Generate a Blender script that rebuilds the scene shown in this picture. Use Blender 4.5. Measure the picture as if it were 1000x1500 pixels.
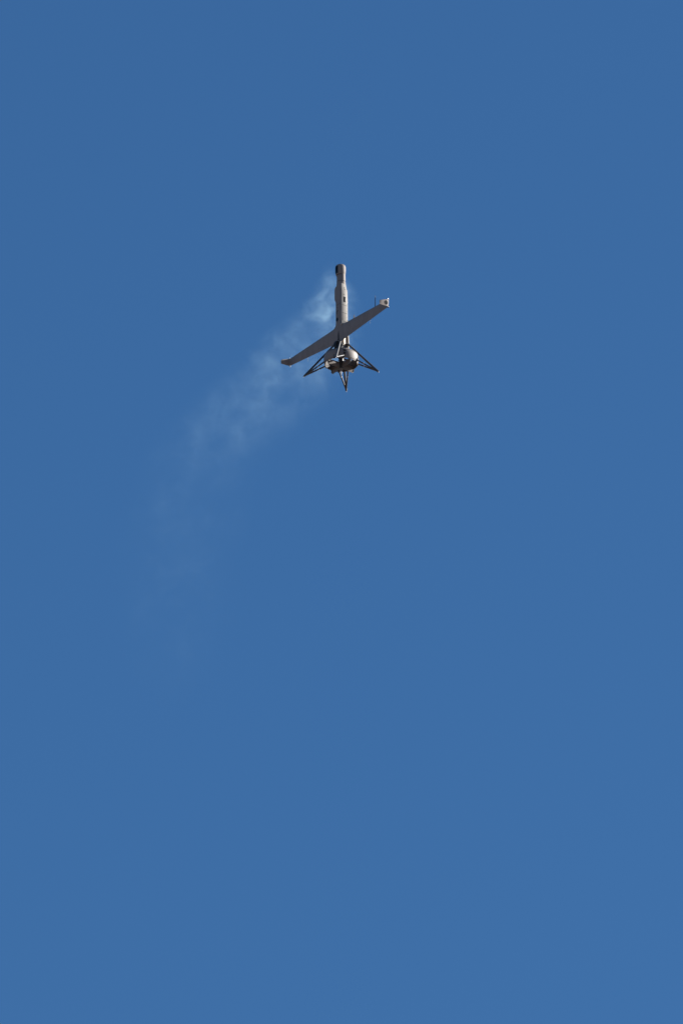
import bpy, bmesh, math, random
from mathutils import Vector, Matrix, noise as mnoise

random.seed(7)
for o in list(bpy.data.objects):
    bpy.data.objects.remove(o)
scene = bpy.context.scene
COL = scene.collection

# ------------------------------------------------------------------ camera
cam_data = bpy.data.cameras.new("camera")
cam = bpy.data.objects.new("camera", cam_data)
COL.objects.link(cam)
cam_data.sensor_fit = 'HORIZONTAL'
cam_data.sensor_width = 24.0
cam_data.lens = 400.0
cam_data.clip_start = 1.0
cam_data.clip_end = 40000.0
cam.location = (0.0, 0.0, 1.7)
cam.rotation_euler = (math.radians(90.0 + 26.25), 0.0, 0.0)
scene.camera = cam

# ------------------------------------------------------------------ sky, sun, exposure
SUN_AZ = math.radians(69.0)      # clockwise from +Y (camera heading) towards +X
SUN_EL = math.radians(27.0)
world = bpy.data.worlds.new("World")
scene.world = world
world.use_nodes = True
wn = world.node_tree
wn.nodes.clear()
sky = wn.nodes.new("ShaderNodeTexSky")
sky.sky_type = 'NISHITA'
sky.sun_disc = False
sky.sun_elevation = SUN_EL
sky.sun_rotation = SUN_AZ
sky.altitude = 0.0
sky.air_density = 1.0
sky.dust_density = 0.0
sky.ozone_density = 10.0
bg = wn.nodes.new("ShaderNodeBackground")
bg.inputs["Strength"].default_value = 0.0512
wo = wn.nodes.new("ShaderNodeOutputWorld")
wb = wn.nodes.new("ShaderNodeMix")          # slight white balance of the clear sky
wb.data_type = 'RGBA'
wb.blend_type = 'MULTIPLY'
wb.inputs[0].default_value = 1.0
wb.inputs[7].default_value = (0.85, 1.0, 0.96, 1.0)
wn.links.new(sky.outputs[0], wb.inputs[6])
wn.links.new(wb.outputs[2], bg.inputs["Color"])
wn.links.new(bg.outputs[0], wo.inputs["Surface"])

sun_data = bpy.data.lights.new("sun", 'SUN')
sun_data.energy = 5.0
sun_data.angle = math.radians(0.53)
sun_data.color = (1.0, 0.955, 0.89)
sun = bpy.data.objects.new("sun", sun_data)
COL.objects.link(sun)
S = Vector((math.sin(SUN_AZ) * math.cos(SUN_EL), math.cos(SUN_AZ) * math.cos(SUN_EL), math.sin(SUN_EL)))
sun.rotation_euler = S.to_track_quat('Z', 'Y').to_euler()
sun.location = (60, 20, 60)

vs = scene.view_settings
vs.view_transform = 'Standard'
vs.look = 'None'
vs.exposure = 1.0
vs.gamma = 1.0
vs.use_curve_mapping = False
scene.render.film_transparent = False
scene.cycles.volume_step_rate = 0.6
scene.cycles.volume_max_steps = 256
scene.cycles.volume_bounces = 1
scene.cycles.max_bounces = 6

# ------------------------------------------------------------------ materials
def new_mat(name):
    m = bpy.data.materials.new(name)
    m.use_nodes = True
    nt = m.node_tree
    return m, nt, nt.nodes["Principled BSDF"]

def paint(name, col, rough=0.5, var=0.08, scale=6.0, bump=0.0, metallic=0.0, spec=0.5, streak=False):
    m, nt, b = new_mat(name)
    tc = nt.nodes.new("ShaderNodeTexCoord")
    n = nt.nodes.new("ShaderNodeTexNoise")
    n.inputs["Scale"].default_value = scale
    n.inputs["Detail"].default_value = 6.0
    n.inputs["Roughness"].default_value = 0.62
    src = tc.outputs["Object"]
    if streak:
        mp = nt.nodes.new("ShaderNodeMapping")
        mp.inputs["Scale"].default_value = (1.0, 1.0, 0.25)
        nt.links.new(src, mp.inputs["Vector"])
        src = mp.outputs["Vector"]
    nt.links.new(src, n.inputs["Vector"])
    r = nt.nodes.new("ShaderNodeValToRGB")
    r.color_ramp.elements[0].position = 0.32
    r.color_ramp.elements[1].position = 0.68
    r.color_ramp.elements[0].color = [c * (1 - var) for c in col] + [1]
    r.color_ramp.elements[1].color = [min(1, c * (1 + var)) for c in col] + [1]
    nt.links.new(n.outputs["Fac"], r.inputs["Fac"])
    nt.links.new(r.outputs["Color"], b.inputs["Base Color"])
    rr = nt.nodes.new("ShaderNodeMapRange")
    rr.inputs["To Min"].default_value = max(0.02, rough - 0.07)
    rr.inputs["To Max"].default_value = min(1.0, rough + 0.07)
    nt.links.new(n.outputs["Fac"], rr.inputs["Value"])
    nt.links.new(rr.outputs["Result"], b.inputs["Roughness"])
    b.inputs["Metallic"].default_value = metallic
    b.inputs["Specular IOR Level"].default_value = spec
    if bump > 0:
        bp = nt.nodes.new("ShaderNodeBump")
        bp.inputs["Strength"].default_value = bump
        bp.inputs["Distance"].default_value = 0.004
        nt.links.new(n.outputs["Fac"], bp.inputs["Height"])
        nt.links.new(bp.outputs["Normal"], b.inputs["Normal"])
    return m

M = {}
M['grey'] = paint('grey_airframe_paint', (0.245, 0.208, 0.190), 0.68, 0.10, 7.0, 0.05, streak=True, spec=0.3)
M['grey2'] = paint('sunlit_grey_paint', (0.33, 0.305, 0.27), 0.65, 0.34, 9.0, 0.06, streak=True)  # airframe grey made paler for the sunlit flank; the mottling is dirt
M['duct'] = paint('grey_duct_paint', (0.225, 0.19, 0.168), 0.6, 0.07, 7.0, 0.05)
M['vane'] = paint('dull_grey_vane', (0.15, 0.13, 0.12), 0.7, 0.12, 9.0, 0.05)
M['carbon'] = paint('dark_carbon_tube', (0.034, 0.034, 0.039), 0.5, 0.25, 60.0, 0.0, spec=0.8)
M['black'] = paint('black_engine_metal', (0.022, 0.022, 0.025), 0.5, 0.3, 30.0, 0.15)
M['rubber'] = paint('black_rubber', (0.018, 0.018, 0.02), 0.7, 0.2, 40.0)
M['muffler'] = paint('tan_muffler_metal', (0.46, 0.40, 0.32), 0.45, 0.18, 16.0, 0.1, metallic=0.15)
M['glass'] = paint('black_sensor_glass', (0.006, 0.006, 0.008), 0.3, 0.1, 5.0, spec=0.2)
M['mark'] = paint('dark_marking_paint', (0.012, 0.012, 0.014), 0.8, 0.2, 40.0, spec=0.2)
M['slot'] = paint('dark_seam', (0.03, 0.028, 0.03), 0.8, 0.2, 40.0)
M['lens'] = paint('clear_light_lens', (0.85, 0.87, 0.88), 0.12, 0.02, 5.0, spec=0.8)
M['redlens'] = paint('dark_red_light_lens', (0.10, 0.03, 0.03), 0.25, 0.1, 30.0)
M['metal'] = paint('bare_aluminium', (0.62, 0.62, 0.62), 0.32, 0.08, 20.0, metallic=0.9)
M['matte'] = paint('matte_dark_rod', (0.02, 0.022, 0.028), 0.85, 0.2, 40.0, spec=0.15)
M['duct_shade'] = paint('duct_inside_shade', (0.07, 0.061, 0.057), 0.75, 0.12, 9.0)  # shade inside the duct, put into the colour of its inner wall
M['brown'] = paint('brown_bay_liner', (0.10, 0.075, 0.06), 0.7, 0.2, 25.0)

# ------------------------------------------------------------------ ground (below the frame, it lights the drone from below)
def build_ground():
    bm = bmesh.new()
    R, rings, seg = 14000.0, [0, 30, 80, 200, 450, 1000, 2500, 6000, 14000], 48
    prev = None
    for r in rings:
        if r == 0:
            cur = [bm.verts.new((0, 0, 0))]
        else:
            cur = []
            for k in range(seg):
                a = 2 * math.pi * k / seg
                x, y = r * math.cos(a), r * math.sin(a)
                z = 0.0 if r < 60 else 0.35 * mnoise.noise(Vector((x * 0.01, y * 0.01, 0.3)))
                cur.append(bm.verts.new((x, y, z)))
        if prev:
            for k in range(seg):
                j = (k + 1) % seg
                if len(prev) == 1:
                    bm.faces.new((prev[0], cur[k], cur[j]))
                else:
                    bm.faces.new((prev[k], cur[k], cur[j], prev[j]))
        prev = cur
    me = bpy.data.meshes.new("ground")
    bm.to_mesh(me); bm.free()
    o = bpy.data.objects.new("ground", me)
    me.materials.append(paint('dry_grass_ground', (0.15, 0.098, 0.064), 0.9, 0.25, 0.05))
    COL.objects.link(o)
    o["kind"] = "structure"
    o["label"] = "flat dry grass airfield ground"
    return o
build_ground()

# ------------------------------------------------------------------ drone
# Drone frame: x = w along the wing, y = -n (n points out of the wing face that the camera sees), z = up towards the nose.
# Lengths below are in units of U metres, zero height is where the feet would stand.
U = 0.015222
YAW = math.radians(-53.0)
drone = bpy.data.objects.new("drone", None)
COL.objects.link(drone)
drone.location = (-0.0076, 226.18, 116.67)
drone.rotation_euler = (0.0, 0.0, YAW)
drone.empty_display_size = 0.3
drone["label"] = "grey ducted-fan drone hovering nose-up with diagonal wing and splayed landing legs"
drone["category"] = "drone"

def P(w, n, z):
    return Vector((w * U, -n * U, z * U))

def make(name, bm, mat, parent, smooth=35.0, label=None, bevel=0.0):
    bmesh.ops.recalc_face_normals(bm, faces=bm.faces)
    if bevel > 0:
        bmesh.ops.bevel(bm, geom=[e for e in bm.edges if e.is_manifold and e.calc_face_angle(0) > 0.6],
                        offset=bevel * U, segments=2, affect='EDGES', profile=0.5)
    me = bpy.data.meshes.new(name)
    bm.to_mesh(me); bm.free()
    me.materials.append(M[mat])
    if smooth:
        for p in me.polygons:
            p.use_smooth = True
        me.set_sharp_from_angle(angle=math.radians(smooth))
    o = bpy.data.objects.new(name, me)
    COL.objects.link(o)
    o.parent = parent
    if label:
        o["label"] = label
    return o

def loft(bm, rings, cap0=True, cap1=True):
    vr = [[bm.verts.new(p) for p in r] for r in rings]
    n = len(vr[0])
    for a, b in zip(vr, vr[1:]):
        for k in range(n):
            j = (k + 1) % n
            bm.faces.new((a[k], a[j], b[j], b[k]))
    if cap0: bm.faces.new(vr[0][::-1])
    if cap1: bm.faces.new(vr[-1])
    return vr

def box(bm, w0, w1, n0, n1, z0, z1):
    loft(bm, [[P(w0, n0, z), P(w1, n0, z), P(w1, n1, z), P(w0, n1, z)] for z in (z0, z1)])

def tube(bm, a, b, r0, r1=None, seg=12, flat=1.0, cap=True):
    """a, b in (w, n, z) units"""
    r1 = r0 if r1 is None else r1
    A, B = P(*a), P(*b)
    d = (B - A).normalized()
    side = d.cross(Vector((0, 0, 1)))
    if side.length < 1e-4: side = Vector((1, 0, 0))
    side.normalize()
    up = side.cross(d)
    rings = []
    for c, r in ((A, r0), (B, r1)):
        rings.append([c + (side * math.cos(t) * flat + up * math.sin(t)) * r * U
                      for t in [2 * math.pi * k / seg for k in range(seg)]])
    loft(bm, rings)

def revolve(bm, prof, cw=0.0, cn=0.0, seg=48, closed=False, cap=True):
    rings = []
    for r, z in prof:
        rings.append([P(cw + r * math.cos(t), cn + r * math.sin(t), z) for t in [2 * math.pi * k / seg for k in range(seg)]])
    if closed: rings.append(rings[0])
    if closed:
        vr = [[bm.verts.new(p) for p in r] for r in rings[:-1]]
        vr.append(vr[0])
        for a, b in zip(vr, vr[1:]):
            for k in range(seg):
                j = (k + 1) % seg
                bm.faces.new((a[k], a[j], b[j], b[k]))
    else:
        loft(bm, rings, cap, cap)

def rrect(wm, wp, nm, np_, r, z, seg=5):
    """rounded rectangle ring: w from -wm to wp, n from -nm to np_, corner radius r"""
    r = min(r, (wm + wp) / 2 - 0.01, (nm + np_) / 2 - 0.01)
    pts = []
    for cw, cn, a0 in ((wp - r, np_ - r, 0), (-wm + r, np_ - r, 90), (-wm + r, -nm + r, 180), (wp - r, -nm + r, 270)):
        for k in range(seg + 1):
            t = math.radians(a0 + 90.0 * k / seg)
            pts.append(P(cw + r * math.cos(t), cn + r * math.sin(t), z))
    return pts

# ---- fuselage: round neck turning into a box
bm = bmesh.new()
F = [(164, 6.1, 6.1, 6.1, 6.1), (160, 6.3, 6.3, 6.3, 6.3), (152, 6.4, 6.4, 6.4, 6.4), (147, 6.5, 6.2, 6.2, 5.2),
     (141, 6.6, 5.6, 6.1, 2.6), (134, 6.6, 5.35, 6.2, 1.2), (120, 6.6, 5.3, 6.5, 0.9), (100, 6.6, 5.3, 6.7, 0.8),
     (84, 6.6, 5.3, 6.7, 0.8), (74, 6.4, 5.2, 6.2, 1.0), (60, 6.0, 4.8, 5.2, 1.6), (50, 5.6, 4.4, 4.6, 2.0), (46, 4.6, 3.8, 3.8, 2.6)]
loft(bm, [rrect(w, w, n1, n0, r, z) for z, w, n0, n1, r in F])
fuselage = make("fuselage", bm, 'grey', drone)

# cheek fairing on the far flank, raised equipment panel on the near sunlit flank
bm = bmesh.new()
prof = [(149.5, 5.9, 2.2), (146.5, 7.5, 3.9), (143.5, 9.2, 5.1), (140.0, 9.4, 5.22), (126.5, 9.4, 5.22), (123.5, 8.9, 5.22), (120.5, 7.4, 5.0), (117.5, 6.2, 4.4)]
loft(bm, [[P(-w, n, z), P(-4.5, n, z), P(-4.5, -3.5, z), P(-w, -3.5, z)] for z, w, n in prof])
make("cheek_fairing", bm, 'grey', fuselage, bevel=0.25)
bm = bmesh.new()
loft(bm, [[P(5.6, 5.1, z), P(w, 5.1, z), P(w, n, z), P(5.6, n, z)]
          for z, w, n in ((84.5, 7.7, -5.6), (118, 7.7, -5.6), (118.01, 7.7, -5.6), (134, 7.7, -4.9), (145.0, 7.6, -2.2), (146.2, 7.0, -1.8))])
make("side_panel", bm, 'grey2', fuselage, bevel=0.18, label="pale sunlit panel on the fuselage flank")
bm = bmesh.new()
box(bm, 7.3, 7.78, -2.6, 1.6, 115.8, 124.8)
make("hatch_opening", bm, 'glass', fuselage, bevel=0.1, label="black rectangular opening in the pale panel")
for z, n in ((139.5, -0.2), (137.2, -1.2), (128.4, 0.4)):
    bm = bmesh.new()
    tube(bm, (7.5, n, z), (8.0, n, z), 0.7, 0.55, 10)
    make("panel_latch", bm, 'brown', fuselage)
for z, dz in ((110.5, 0.45), (97.5, 0.45)):
    bm = bmesh.new()
    box(bm, 7.4, 7.8, -5.0, 4.6, z, z + dz)
    make("panel_seam", bm, 'slot', fuselage)
for z in (113.0, 106.5, 101.5, 92.0, 87.0):
    for n in (-4.9, 4.4):
        bm = bmesh.new()
        tube(bm, (7.6, n, z), (7.84, n, z), 0.28, 0.26, 8)
        make("panel_screw", bm, 'brown', fuselage)
bm = bmesh.new()
for_z = ((82.0, 6.3), (120.0, 6.2), (132.0, 5.9), (138.0, 5.6))
loft(bm, [[P(5.9 + 1.0 * math.cos(t), -n + 1.0 * math.sin(t), z) for t in [2 * math.pi * k / 14 for k in range(14)]] for z, n in for_z])
make("sunlit_edge", bm, 'grey2', fuselage)  # added pale strip, stands in for sun on the rounded rear corner
# dark vent below the panel, pale bracket above the wing root
bm = bmesh.new()
box(bm, 5.8, 8.3, -6.4, 5.1, 79.6, 84.4)
make("vent_slot", bm, 'black', fuselage)
bm = bmesh.new()
loft(bm, [[P(6.3, 1.4, z), P(9.2, 1.4, z), P(9.2, 6.5, z), P(6.3, 6.5, z)] for z in (76.4, 79.0)])
make("root_bracket", bm, 'grey2', fuselage, bevel=0.3, label="small pale bracket where wing meets fuselage")
bm = bmesh.new()
box(bm, 5.9, 7.3, -7.3, -6.0, 80.0, 88.5)
make("rear_clip", bm, 'black', fuselage, bevel=0.2)
bm = bmesh.new()
tube(bm, (3.5, -6.2, 118.5), (4.6, -8.9, 119.0), 0.7, 0.35, 10)
make("stub_antenna", bm, 'lens', fuselage)
# port and faint markings on the shaded face
bm = bmesh.new()
revolve_pts = []
for n, r in ((5.0, 3.0), (5.42, 3.0), (5.42, 2.6), (5.0, 2.6)):
    revolve_pts.append([P(-2.9 + r * math.cos(t), n, 89.5 + r * 1.05 * math.sin(t)) for t in [2 * math.pi * k / 28 for k in range(28)]])
loft(bm, revolve_pts, False, False)
make("port_rim", bm, 'slot', fuselage)
bm = bmesh.new()
loft(bm, [[P(-2.9 + 2.65 * math.cos(t), n, 89.5 + 2.75 * math.sin(t)) for t in [2 * math.pi * k / 28 for k in range(28)]] for n in (5.0, 5.36)])
make("round_port", bm, 'glass', fuselage, label="black round port on the shaded fuselage face")
bm = bmesh.new()
tube(bm, (-2.7, 5.1, 109.0), (-2.7, 5.42, 109.0), 0.75, 0.75, 14)
make("fuselage_marking", bm, 'mark', fuselage, label="small dark dot marking")
for (w, z, dw, dz) in ((-4.5, 102.2, 1.3, 2.0), (-2.8, 103.0, 1.2, 2.0), (-1.1, 103.8, 1.2, 1.9), (-3.9, 99.8, 2.0, 1.0), (-2.0, 100.4, 0.9, 1.0), (-2.8, 97.6, 0.8, 0.6)):
    bm = bmesh.new()
    box(bm, w - dw * .5, w + dw * .5, 5.2, 5.335, z - dz * .5, z + dz * .5)
    make("fuselage_marking", bm, 'mark', fuselage)
# longitudinal seam of the shaded face
bm = bmesh.new()
box(bm, -6.0, 5.4, 5.2, 5.325, 113.2, 113.7)
make("panel_seam", bm, 'slot', fuselage)
bm = bmesh.new()
box(bm, 5.45, 6.1, 5.15, 5.34, 86.0, 138.0)
make("panel_seam", bm, 'slot', fuselage)
bm = bmesh.new()
revolve(bm, [(6.2, 151.6), (6.55, 151.7), (6.55, 152.2), (6.2, 152.3)], 0, 0, 36, closed=True)
make("neck_seam", bm, 'slot', fuselage)

# ---- nose sensor head
bm = bmesh.new()
revolve(bm, [(6.0, 162.6), (6.6, 163.2), (7.35, 165.5), (7.65, 168.0), (7.75, 172), (7.65, 176.2), (7.2, 178.0), (6.2, 179.2), (4.2, 180.0), (1.4, 180.5)], -0.8, 0.6, 40)
head = make("nose_sensor_head", bm, 'grey', drone, smooth=24)
bm = bmesh.new()
revolve(bm, [(6.15, 162.2), (6.5, 162.35), (6.5, 162.95), (6.15, 163.1)], -0.6, 0.5, 40, closed=True)
make("seam_ring", bm, 'slot', head)
bm = bmesh.new()
rows = []
for z, r in ((164.7, 7.25), (166.5, 7.64), (168.2, 7.8), (172, 7.9), (176.4, 7.8)):
    rows.append((z, r))
# window sits on the flank that looks to the far left: angle measured in the (w, n) plane
a0, a1 = math.radians(66), math.radians(148)
outer = [[P(-0.8 + r * math.cos(a0 + (a1 - a0) * k / 10), 0.6 + r * math.sin(a0 + (a1 - a0) * k / 10), z) for k in range(11)] for z, r in rows]
inner = [[P(-0.8 + (r - 0.5) * math.cos(a0 + (a1 - a0) * k / 10), 0.6 + (r - 0.5) * math.sin(a0 + (a1 - a0) * k / 10), z) for k in range(11)] for z, r in rows]
loft(bm, [o_ + i_[::-1] for o_, i_ in zip(outer, inner)])
make("sensor_window", bm, 'glass', head, label="black window in the side of the sensor head")
bm = bmesh.new()
revolve(bm, [(2.6, 179.7), (2.6, 180.5), (1.9, 181.2), (0.6, 181.6)], -0.8, 0.6, 20)
make("nose_cap", bm, 'grey', head)

# ---- wings
def lerp_tab(tab, x):
    if x <= tab[0][0]: return tab[0][1:]
    for a, b in zip(tab, tab[1:]):
        if x <= b[0]:
            t = (x - a[0]) / (b[0] - a[0])
            return tuple(p + (q - p) * t for p, q in zip(a[1:], b[1:]))
    return tab[-1][1:]

#        s     LE    TE   thickness
WT = [(0.0, 85.0, 49.0, 3.6), (6.0, 85.0, 49.2, 3.6), (7.6, 81.6, 50.2, 3.5), (9.5, 79.2, 50.9, 3.4), (12.5, 77.8, 51.6, 3.3), (17.0, 77.2, 52.1, 3.2),
      (110.0, 73.4, 60.2, 1.5), (119.0, 73.0, 61.0, 1.4)]
WN = 3.9   # mid-plane n of the wing
def naca(x):
    return 5 * (0.2969 * math.sqrt(max(x, 0)) - 0.1260 * x - 0.3516 * x * x + 0.2843 * x ** 3 - 0.1036 * x ** 4)
def section(s, sgn, x0=0.0, x1=1.0, k=1.0):
    le, te, th = lerp_tab(WT, s)
    c = le - te
    N = 12
    xs = [x0 + (x1 - x0) * (1 - math.cos(math.pi * i / N)) / 2 for i in range(N + 1)]
    cam_ = lambda x: 0.12 * th * 4 * x * (1 - x)
    up = [P(sgn * s, WN - cam_(x) + th * naca(x) * k + 0.06, le - c * x) for x in xs]
    lo = [P(sgn * s, WN - cam_(x) - th * naca(x) * k - 0.06, le - c * x) for x in xs]
    return up + lo[::-1]
HINGE = 0.76
A0, A1 = 30.0, 111.0
for sgn, side in ((-1, 'l'), (1, 'r')):
    bm = bmesh.new()
    loft(bm, [section(s, sgn) for s in (0.0, 3.0, 6.0, 6.8, 7.6, 8.5, 9.5, 11.0, 12.5, 17.0, 24.0, A0)], cap0=False)
    loft(bm, [section(s, sgn, 0.0, HINGE) for s in (A0 + 0.01, 50, 70, 90, A1 - 0.01)])
    loft(bm, [section(s, sgn) for s in (A1, 115.0, 118.6)])
    wing = make("wing", bm, 'grey', drone, smooth=30,
                label="wing half reaching down to the far left" if side == 'l' else "wing half reaching up to the near right")
    bm = bmesh.new()
    loft(bm, [section(s, sgn, HINGE + 0.007, 1.0) for s in (A0 + 0.1, 50, 70, 90, A1 - 0.1)])
    make("aileron", bm, 'grey', wing, smooth=30)
    # winglet: blended corner, then nearly square to the wing, swept back
    bm = bmesh.new()
    rings = []
    path = [(118.55, WN, 73.0, 61.0, 1.4, 0), (119.6, WN + 0.35, 72.9, 60.9, 1.4, 35), (120.1, WN + 1.6, 72.6, 60.8, 1.3, 75), (120.2, WN + 4.5, 71.6, 60.6, 1.2, 88),
            (120.2, WN + 11.0, 68.9, 60.3, 1.0, 88), (120.2, WN + 15.8, 66.9, 60.2, 0.8, 88), (120.2, WN + 16.4, 65.9, 60.5, 0.4, 88)]
    for s, n, le, te, th, ang in path:
        c = le - te
        xs = [(1 - math.cos(math.pi * i / 10)) / 2 for i in range(11)]
        ca, sa = math.cos(math.radians(ang)), math.sin(math.radians(ang))
        pts = []
        for x in xs:
            d = th * naca(x) + 0.06
            pts.append(P(sgn * (s - sa * d), n + ca * d, le - c * x))
        for x in xs[::-1]:
            d = -(th * naca(x) + 0.06)
            pts.append(P(sgn * (s - sa * d), n + ca * d, le - c * x))
        rings.append(pts)
    loft(bm, rings)
    make("winglet", bm, 'grey', wing, smooth=40)
    # dark emblem patch on the outer winglet face, thin and slightly proud
    bm = bmesh.new()
    poly = [(6.2, 66.9), (7.4, 69.0), (9.6, 69.4), (11.6, 67.8), (12.4, 66.0), (11.4, 64.6), (9.0, 63.2), (7.0, 63.4), (6.3, 65.0)]
    loft(bm, [[P(sgn * w, WN + (n - 4.2), z) for n, z in poly] for w in (120.4, 120.98)])
    make("winglet_marking", bm, 'mark', wing, label="dark rounded patch on the winglet")
    # position light at the rear corner
    bm = bmesh.new()
    revolve(bm, [(0.35, 58.9), (0.85, 59.5), (1.0, 60.4), (0.8, 61.4), (0.4, 62.2)], sgn * 119.4, WN + 0.2, 14)
    make("tail_light", bm, 'lens' if side == 'l' else 'redlens', wing)
    bm = bmesh.new()
    revolve(bm, [(0.3, 71.4), (0.8, 72.2), (0.9, 73.2), (0.6, 74.2), (0.2, 74.9)], sgn * 119.9, WN + 0.4, 14)
    make("position_light", bm, 'lens', wing)
    bm = bmesh.new()
    te = lerp_tab(WT, 76.0)[1]
    tube(bm, (sgn * 76, WN, te + 0.6), (sgn * 76, WN + 0.3, te - 6.8), 0.2, 0.1, 6)
    make("static_wick", bm, 'carbon', wing)
    if side == 'r':
        bm = bmesh.new()
        le = lerp_tab(WT, 88.0)[0]
        tube(bm, (88, WN, le - 1.0), (88, WN, le + 14.5), 0.62, 0.5, 10)
        make("air_data_probe", bm, 'matte', wing)
        bm = bmesh.new()
        tube(bm, (88, WN, le + 14.4), (88, WN, le + 18.2), 0.36, 0.25, 8)
        make("probe_tip", bm, 'grey', wing)
        bm = bmesh.new()
        le = lerp_tab(WT, 37.0)[0]
        loft(bm, [[P(36.6, WN - d, le - 0.5), P(37.5, WN - d * .6, le + 2.0), P(37.2, WN - d * .2, le + 5.2), P(36.5, WN - d * .2, le + 5.2), P(35.6, WN - d * .6, le + 1.5)] for d in (0.9, -0.9)])
        make("blade_antenna", bm, 'grey', wing)

# ---- spear-shaped dark air outlet on the shaded wing root
bm = bmesh.new()
loft(bm, [[P(0.5 - h, 5.2, z), P(0.5 + h, 5.2, z), P(0.5, 5.2 + d, z)] for z, h, d in ((70.0, 0.15, 0.3), (63.0, 0.8, 1.0), (54.0, 1.2, 1.4))])
make("air_outlet", bm, 'black', fuselage)

# ---- engine below the wing, with muffler, side rail and mount
bm = bmesh.new()
loft(bm, [rrect(w, w, n, n, r, z) for z, w, n, r in ((28.5, 4.6, 4.6, 2.5), (32, 6.6, 6.4, 2.0), (36, 7.2, 6.8, 2.0), (43.5, 7.2, 6.6, 1.5), (45.5, 5.4, 5.4, 1.5))])
engine = make("engine", bm, 'black', drone)
for k in range(6):
    bm = bmesh.new()
    z0 = 43.0 + k * 1.75
    loft(bm, [rrect(7.4 - 0.25 * abs(k - 2.5), 0.2, -4.6, 9.2 - 0.3 * abs(k - 2.5), 1.2, z, 3) for z in (z0, z0 + 0.9)])
    make("cooling_fin", bm, 'black', engine)
bm = bmesh.new()
loft(bm, [rrect(6.3, -0.6, -4.4, 8.2, 1.0, z, 3) for z in (42.6, 53.0)])
make("cylinder_head", bm, 'black', engine)
bm = bmesh.new()
# muffler can on the sunlit side
rings = []
for z, r in ((44.4, 1.2), (45.2, 2.7), (47.5, 3.6), (53, 3.7), (60, 3.2), (66, 2.0)):
    rings.append([P(3.9 + r * .85 * math.cos(t), -0.3 + r * 1.05 * math.sin(t), z) for t in [2 * math.pi * k / 24 for k in range(24)]])
loft(bm, rings)
make("muffler", bm, 'muffler', engine, label="tan metal muffler below the wing")
bm = bmesh.new()
tube(bm, (5.6, 0.8, 46.8), (7.6, 2.2, 44.2), 0.9, 0.8, 12)
make("exhaust_pipe", bm, 'muffler', engine)
bm = bmesh.new()
rings = []
for z, n in ((64, -8.3), (58, -8.8), (50, -9.3), (42, -8.9), (35, -8.2), (31.2, -7.8)):
    rings.append([P(3.2, n + 1.1, z), P(6.3, n + 1.1, z), P(6.3, n - 1.1, z), P(3.2, n - 1.1, z)])
loft(bm, rings)
make("side_rail", bm, 'grey2', engine, bevel=0.35, label="pale curved rail joining fuselage and duct")
bm = bmesh.new()
box(bm, -3.0, 4.6, -7.2, -4.4, 34.0, 64.0)
make("bay_liner", bm, 'brown', engine)
bm = bmesh.new()
box(bm, -5.6, 4.0, -9.6, -7.25, 34.0, 66.0)
make("rear_cowl", bm, 'grey', engine, bevel=0.5)
for n in (-2.5, 3.6):
    bm = bmesh.new()
    tube(bm, (6.9, n, 33.0), (6.6, n, 44.5), 0.38, 0.38, 8)
    make("mount_rod", bm, 'black', engine)

# ---- duct ring, stators, fan, vanes, tail cone
bm = bmesh.new()
revolve(bm, [(24.0, 15.6), (24.6, 17.5), (25.2, 21.0), (25.5, 25.0), (25.2, 28.5), (24.3, 30.9), (23.3, 31.7), (22.5, 31.3), (22.1, 29.6), (22.2, 25), (22.9, 19), (23.5, 15.6)], 0, 0, 72, closed=True)
duct = make("duct_ring", bm, 'duct', drone, smooth=40)
bm = bmesh.new()
revolve(bm, [(22.3, 30.3), (21.9, 29.6), (22.0, 25), (22.7, 19), (23.3, 15.9), (23.4, 16.4), (22.8, 20), (22.15, 25), (22.05, 29.6)], 0, 0, 72, closed=True)
make("shaded_duct_wall", bm, 'duct_shade', duct, smooth=40, label="inner wall of the duct, darkened as shade")
for z in (17.3, 29.6):
    bm = bmesh.new()
    r = 24.55 if z < 20 else 24.85
    revolve(bm, [(r - 0.2, z - 0.1), (r + 0.16, z - 0.1), (r + 0.1, z + 0.1), (r - 0.2, z + 0.1)], 0, 0, 72, closed=True)
    make("duct_seam", bm, 'slot', duct)
# markings on the camera side of the duct, curved patches
def duct_patch(ang, z, da, dz):
    bm = bmesh.new()
    rings = []
    for zz in (z - dz / 2, z + dz / 2):
        ro = 25.42
        outer = [P((ro + .16) * math.cos(ang + da * (k / 4 - .5)), (ro + .16) * math.sin(ang + da * (k / 4 - .5)), zz) for k in range(5)]
        inner = [P((ro - .5) * math.cos(ang + da * (k / 4 - .5)), (ro - .5) * math.sin(ang + da * (k / 4 - .5)), zz) for k in range(5)]
        rings.append(outer + inner[::-1])
    loft(bm, rings)
    return make("duct_marking", bm, 'mark', duct)
MA = math.atan2(0.43, 0.90)   # (w, n) direction of the marking
for da, z in ((-0.045, 26.8), (0.045, 26.8), (-0.045, 23.0), (0.045, 23.0)):
    duct_patch(MA + da, z, 0.062, 2.6)
duct_patch(MA, 20.6, 0.13, 0.7)

def wn_dir(ang):
    return math.cos(ang), math.sin(ang)
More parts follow.
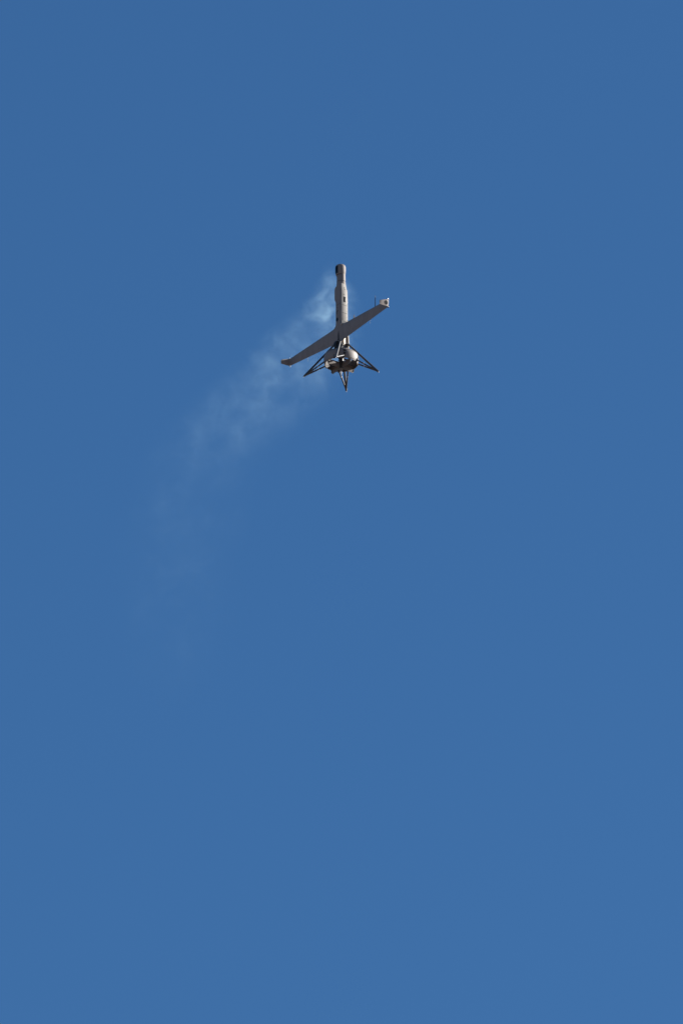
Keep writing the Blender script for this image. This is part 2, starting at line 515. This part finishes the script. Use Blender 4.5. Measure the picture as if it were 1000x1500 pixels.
# stators along wing axes
for k in range(4):
    a = math.radians(90 * k)
    cw, cn = wn_dir(a); pw, pn = -cn, cw
    bm = bmesh.new()
    rings = []
    for r in (4.0, 22.6):
        pts = []
        for x, d in ((0, 0.05), (0.2, 0.35), (0.6, 0.3), (1, 0.05), (0.6, -0.3), (0.2, -0.35)):
            pts.append(P(cw * r + pw * d, cn * r + pn * d, 18.9 - 1.7 * x))
        rings.append(pts)
    loft(bm, rings)
    make("stator", bm, 'vane', drone)
for k in range(4):
    a = math.radians(90 * k)
    cw, cn = wn_dir(a); pw, pn = -cn, cw
    tilt = (0.05, -0.08, 0.06, -0.04)[k]
    bm = bmesh.new()
    rings = []
    for r, z0, z1 in ((3.2, 9.6, 17.0), (12.0, 9.2, 17.0), (21.6, 8.8, 16.9), (23.2, 10.4, 16.2)):
        pts = []
        for x, d in ((0, 0.1), (0.15, 0.6), (0.5, 0.5), (1, 0.08), (1, -0.08), (0.5, -0.5), (0.15, -0.6), (0, -0.1)):
            zz = z1 + (z0 - z1) * x
            dd = d + (18.0 - zz) * tilt
            pts.append(P(cw * r + pw * dd, cn * r + pn * dd, zz))
        rings.append(pts)
    loft(bm, rings)
    vane = make("control_vane", bm, 'vane', drone)
    bm = bmesh.new()
    tube(bm, (cw * 3.0, cn * 3.0, 16.0), (cw * 23.6, cn * 23.6, 16.0), 0.5, 0.5, 8)
    make("vane_shaft", bm, 'black', vane)
    bm = bmesh.new()
    loft(bm, [[P(cw * 22.9 + pw * d, cn * 22.9 + pn * d, z) for d, z in ((-0.8, 11.6), (0.8, 11.6), (0.8, 17.0), (-0.8, 17.0))],
              [P(cw * 23.5 + pw * d, cn * 23.5 + pn * d, z) for d, z in ((-0.8, 11.6), (0.8, 11.6), (0.8, 17.0), (-0.8, 17.0))]])
    make("vane_bracket", bm, 'black', vane)
bm = bmesh.new()
revolve(bm, [(3.0, 9.0), (3.4, 11.5), (3.6, 16), (3.6, 24), (3.8, 31.4)], 0, 0, 28)
hub = make("hub", bm, 'black', drone)
bm = bmesh.new()
revolve(bm, [(1.35, 4.6), (1.9, 6.5), (3.0, 9.2)], 0, 0, 20)
cone = make("tail_cone", bm, 'vane', drone)
bm = bmesh.new()
revolve(bm, [(0.35, -1.4), (0.7, 0.0), (1.1, 2.6), (1.4, 4.7)], 0, 0, 20)
make("tail_cone_tip", bm, 'lens', cone, label="white tip of the tail cone")
bm = bmesh.new()
revolve(bm, [(4.0, 25.2), (4.4, 25.8), (4.4, 28.4), (4.0, 29.0)], 0, 0, 28)
fan = make("fan_hub", bm, 'black', drone)
for k in range(5):
    a = math.radians(72 * k + 50)
    cw, cn = wn_dir(a); pw, pn = -cn, cw
    bm = bmesh.new()
    rings = []
    for r, c, ang in ((4.8, 2.6, 48), (10, 2.7, 34), (16, 2.4, 24), (21.5, 1.7, 18)):
        pts = []
        for x, d in ((-.5, 0.02), (-.2, 0.16), (.2, 0.14), (.5, 0.02), (.2, -0.1), (-.2, -0.12)):
            u = x * c * math.cos(math.radians(ang)) - d * math.sin(math.radians(ang))
            v = x * c * math.sin(math.radians(ang)) + d * math.cos(math.radians(ang))
            pts.append(P(cw * r + pw * u, cn * r + pn * u, 27.0 + v))
        rings.append(pts)
    loft(bm, rings)
    make("fan_blade", bm, 'carbon', fan)

# ---- landing legs: one long strut to the fuselage, two short struts to the duct rim
LEG = [(45, "leg reaching towards the camera"), (135, "dark leg splayed out to the left"), (225, "sunlit leg reaching away below the duct"), (-45, "dark leg splayed out to the right")]
for deg, lab in LEG:
    a = math.radians(deg)
    cw, cn = wn_dir(a)
    foot = (cw * 54.6, cn * 54.6, 0.6)
    bm = bmesh.new()
    tube(bm, foot, (cw * 9.0, cn * 9.0, 50.0), 1.6, 1.4, 14)
    leg = make("landing_leg", bm, 'carbon', drone, label=lab)
    bm = bmesh.new()
    tube(bm, (cw * 10.2, cn * 10.2, 48.7), (cw * 6.2, cn * 6.2, 51.0), 1.15, 1.15, 12)
    make("strut_collar", bm, 'metal', leg)
    for sd in (-1, 1):
        b = a + math.radians(17) * sd
        bw, bn = wn_dir(b)
        bm = bmesh.new()
        tube(bm, (cw * 53.5, cn * 53.5, 1.4), (bw * 24.2, bn * 24.2, 19.0), 1.12, 1.12, 12)
        make("lower_strut", bm, 'carbon', leg)
        bm = bmesh.new()
        tube(bm, (bw * 24.1, bn * 24.1, 15.0), (bw * 25.0, bn * 25.0, 20.4), 0.9, 0.9, 8)
        make("rim_clamp", bm, 'rubber', leg)
        # short metal ferrule on the strut
        t = 0.34
        c0 = [(1 - t) * p + t * q for p, q in zip((bw * 24.2, bn * 24.2, 19.0), (cw * 53.5, cn * 53.5, 1.4))]
        t = 0.37
        c1 = [(1 - t) * p + t * q for p, q in zip((bw * 24.2, bn * 24.2, 19.0), (cw * 53.5, cn * 53.5, 1.4))]
        bm = bmesh.new()
        tube(bm, c0, c1, 1.22, 1.22, 12)
        make("strut_ferrule", bm, 'metal', leg)
    bm = bmesh.new()
    tube(bm, (cw * 50.2, cn * 50.2, 5.0), (cw * 55.0, cn * 55.0, 0.0), 1.5, 0.9, 12)
    make("foot", bm, 'rubber', leg)
    bm = bmesh.new()
    tube(bm, (cw * 54.9, cn * 54.9, 0.15), (cw * 56.0, cn * 56.0, -1.2), 0.75, 0.45, 12)
    make("foot_tip", bm, 'lens', leg)

# ------------------------------------------------------------------ exhaust smoke: a drifting trail behind the drone
# x (right), y (away), z (up) in U units from the drone's base; r = radius, i = thickness of the smoke
def sp(sx, sy, yd, r, i):
    return (sx - 499.5, yd, (548 - sy + 0.457 * yd) / 0.889, r, i)
TR = [sp(486, 378, 74, 10, 0.0), sp(485, 398, 74, 20, 0.15), sp(488, 420, 88, 38, 0.75), sp(486, 448, 98, 54, 2.0), sp(468, 484, 125, 78, 2.1),
      sp(438, 525, 155, 100, 1.3), sp(406, 566, 175, 104, 0.58), sp(354, 612, 185, 114, 0.30), sp(312, 655, 185, 112, 0.27), sp(292, 700, 185, 104, 0.15),
      sp(272, 760, 185, 112, 0.075), sp(260, 840, 185, 112, 0.07), sp(262, 920, 185, 108, 0.05), sp(270, 1040, 185, 80, 0.0)]
TR = sorted(TR, key=lambda t: t[2])
zmin, zmax = TR[0][2], TR[-1][2]
def cubic(tab, z):
    k = max(j for j in range(len(tab) - 1) if tab[j][2] <= z or j == 0)
    p0, p1, p2, p3 = tab[max(k - 1, 0)], tab[k], tab[k + 1], tab[min(k + 2, len(tab) - 1)]
    t = min(max((z - p1[2]) / (p2[2] - p1[2]), 0), 1)
    t = t * t * (3 - 2 * t) * 0.5 + t * 0.5
    return [p1[q] + (p2[q] - p1[q]) * t for q in range(5)]
STOPS = 30
XR, YR, RR = 400.0, 300.0, 140.0
samp = []
for k in range(STOPS):
    u = k / (STOPS - 1)
    x, y, z, r, i = cubic(TR, zmin + (zmax - zmin) * u)
    samp.append((u, x, y, r, i))

def build_smoke():
    bm = bmesh.new()
    rings = []
    for u, x, y, r, i in samp:
        z = zmin + (zmax - zmin) * u
        rings.append([Vector(((x + 1.03 * r * math.cos(t)) * U, (y + 1.03 * r * math.sin(t)) * U, z * U)) for t in [2 * math.pi * k / 24 for k in range(24)]])
    loft(bm, rings)
    bmesh.ops.recalc_face_normals(bm, faces=bm.faces)
    me = bpy.data.meshes.new("exhaust_smoke")
    bm.to_mesh(me); bm.free()
    o = bpy.data.objects.new("exhaust_smoke", me)
    COL.objects.link(o)
    o.location = drone.location
    m = bpy.data.materials.new("thin_smoke")
    m.use_nodes = True
    nt = m.node_tree
    nt.nodes.clear()
    N, L = nt.nodes.new, nt.links.new
    def math_(op, a, b=None, c=None, clamp=False):
        n = N("ShaderNodeMath"); n.operation = op; n.use_clamp = clamp
        for k, v in enumerate((a, b, c)):
            if v is None: continue
            if isinstance(v, (int, float)): n.inputs[k].default_value = v
            else: L(v, n.inputs[k])
        return n.outputs[0]
    tc = N("ShaderNodeTexCoord")
    # slow warp so that the trail's edge curls
    wn_ = N("ShaderNodeTexNoise"); wn_.inputs["Scale"].default_value = 1.1; wn_.inputs["Detail"].default_value = 3.0
    L(tc.outputs["Object"], wn_.inputs["Vector"])
    sub = N("ShaderNodeVectorMath"); sub.operation = 'SUBTRACT'
    L(wn_.outputs["Color"], sub.inputs[0]); sub.inputs[1].default_value = (0.5, 0.5, 0.5)
    sc = N("ShaderNodeVectorMath"); sc.operation = 'SCALE'; L(sub.outputs[0], sc.inputs[0]); sc.inputs["Scale"].default_value = 0.9
    ad = N("ShaderNodeVectorMath"); ad.operation = 'ADD'; L(tc.outputs["Object"], ad.inputs[0]); L(sc.outputs[0], ad.inputs[1])
    sx = N("ShaderNodeSeparateXYZ"); L(tc.outputs["Object"], sx.inputs[0])
    u = math_('DIVIDE', math_('SUBTRACT', sx.outputs[2], zmin * U), (zmax - zmin) * U, clamp=True)
    def ramp(vals):
        r = N("ShaderNodeValToRGB"); cr = r.color_ramp
        cr.interpolation = 'LINEAR'
        while len(cr.elements) < STOPS: cr.elements.new(0.5)
        for k, v in enumerate(vals):
            cr.elements[k].position = k / (STOPS - 1)
        for k, v in enumerate(vals):
            cr.elements[k].color = (v[0], v[1], v[2], 1)
        L(u, r.inputs["Fac"])
        s = N("ShaderNodeSeparateColor"); L(r.outputs["Color"], s.inputs[0])
        return s
    s1 = ramp([((x + XR) / (2 * XR), y / YR, r / RR) for _, x, y, r, i in samp])
    s2 = ramp([(i / 3, 0, 0) for _, x, y, r, i in samp])
    cx = math_('MULTIPLY', math_('SUBTRACT', math_('MULTIPLY', s1.outputs[0], 2 * XR), XR), U)
    cy = math_('MULTIPLY', s1.outputs[1], YR * U)
    rr = math_('MULTIPLY', s1.outputs[2], RR * U)
    dx = math_('DIVIDE', math_('SUBTRACT', sx.outputs[0], cx), rr)
    dy = math_('DIVIDE', math_('SUBTRACT', sx.outputs[1], cy), rr)
    d2 = math_('ADD', math_('MULTIPLY', dx, dx), math_('MULTIPLY', dy, dy))
    fall = math_('SUBTRACT', 1.0, d2, clamp=True)
    fall = math_('POWER', fall, 2.2)
    n1 = N("ShaderNodeTexNoise"); n1.inputs["Scale"].default_value = 1.7; n1.inputs["Detail"].default_value = 8.0
    n1.inputs["Roughness"].default_value = 0.66; n1.inputs["Distortion"].default_value = 0.8
    off = N("ShaderNodeVectorMath"); off.operation = 'ADD'; off.inputs[1].default_value = (3.7, 1.9, 5.3)
    L(ad.outputs[0], off.inputs[0])
    L(off.outputs[0], n1.inputs["Vector"])
    mr = N("ShaderNodeMapRange"); mr.interpolation_type = 'SMOOTHSTEP'
    mr.inputs["From Min"].default_value = 0.40; mr.inputs["From Max"].default_value = 0.72
    L(n1.outputs["Fac"], mr.inputs["Value"])
    n2 = N("ShaderNodeTexNoise"); n2.inputs["Scale"].default_value = 0.75; n2.inputs["Detail"].default_value = 2.0
    L(off.outputs[0], n2.inputs["Vector"])
    m2 = N("ShaderNodeMapRange"); m2.interpolation_type = 'SMOOTHSTEP'
    m2.inputs["From Min"].default_value = 0.36; m2.inputs["From Max"].default_value = 0.62
    m2.inputs["To Min"].default_value = 0.12; m2.inputs["To Max"].default_value = 1.15
    L(n2.outputs["Fac"], m2.inputs["Value"])
    fall = math_('MULTIPLY', fall, m2.outputs["Result"])
    dens = math_('MULTIPLY', math_('MULTIPLY', fall, math_('ADD', mr.outputs["Result"], 0.07)), math_('MULTIPLY', s2.outputs[0], 3.0))
    dens = math_('DIVIDE', dens, math_('ADD', rr, 0.15))       # the same amount of smoke spreads out as the trail widens
    dens = math_('MULTIPLY', dens, 0.62)
    pv = N("ShaderNodeVolumePrincipled")
    pv.inputs["Color"].default_value = (0.57, 0.85, 1.0, 1)
    pv.inputs["Anisotropy"].default_value = 0.15
    L(dens, pv.inputs["Density"])
    out = N("ShaderNodeOutputMaterial")
    L(pv.outputs[0], out.inputs["Volume"])
    me.materials.append(m)
    o["kind"] = "stuff"
    o["label"] = "thin pale exhaust smoke drifting down and left behind the drone"
    return o
build_smoke()
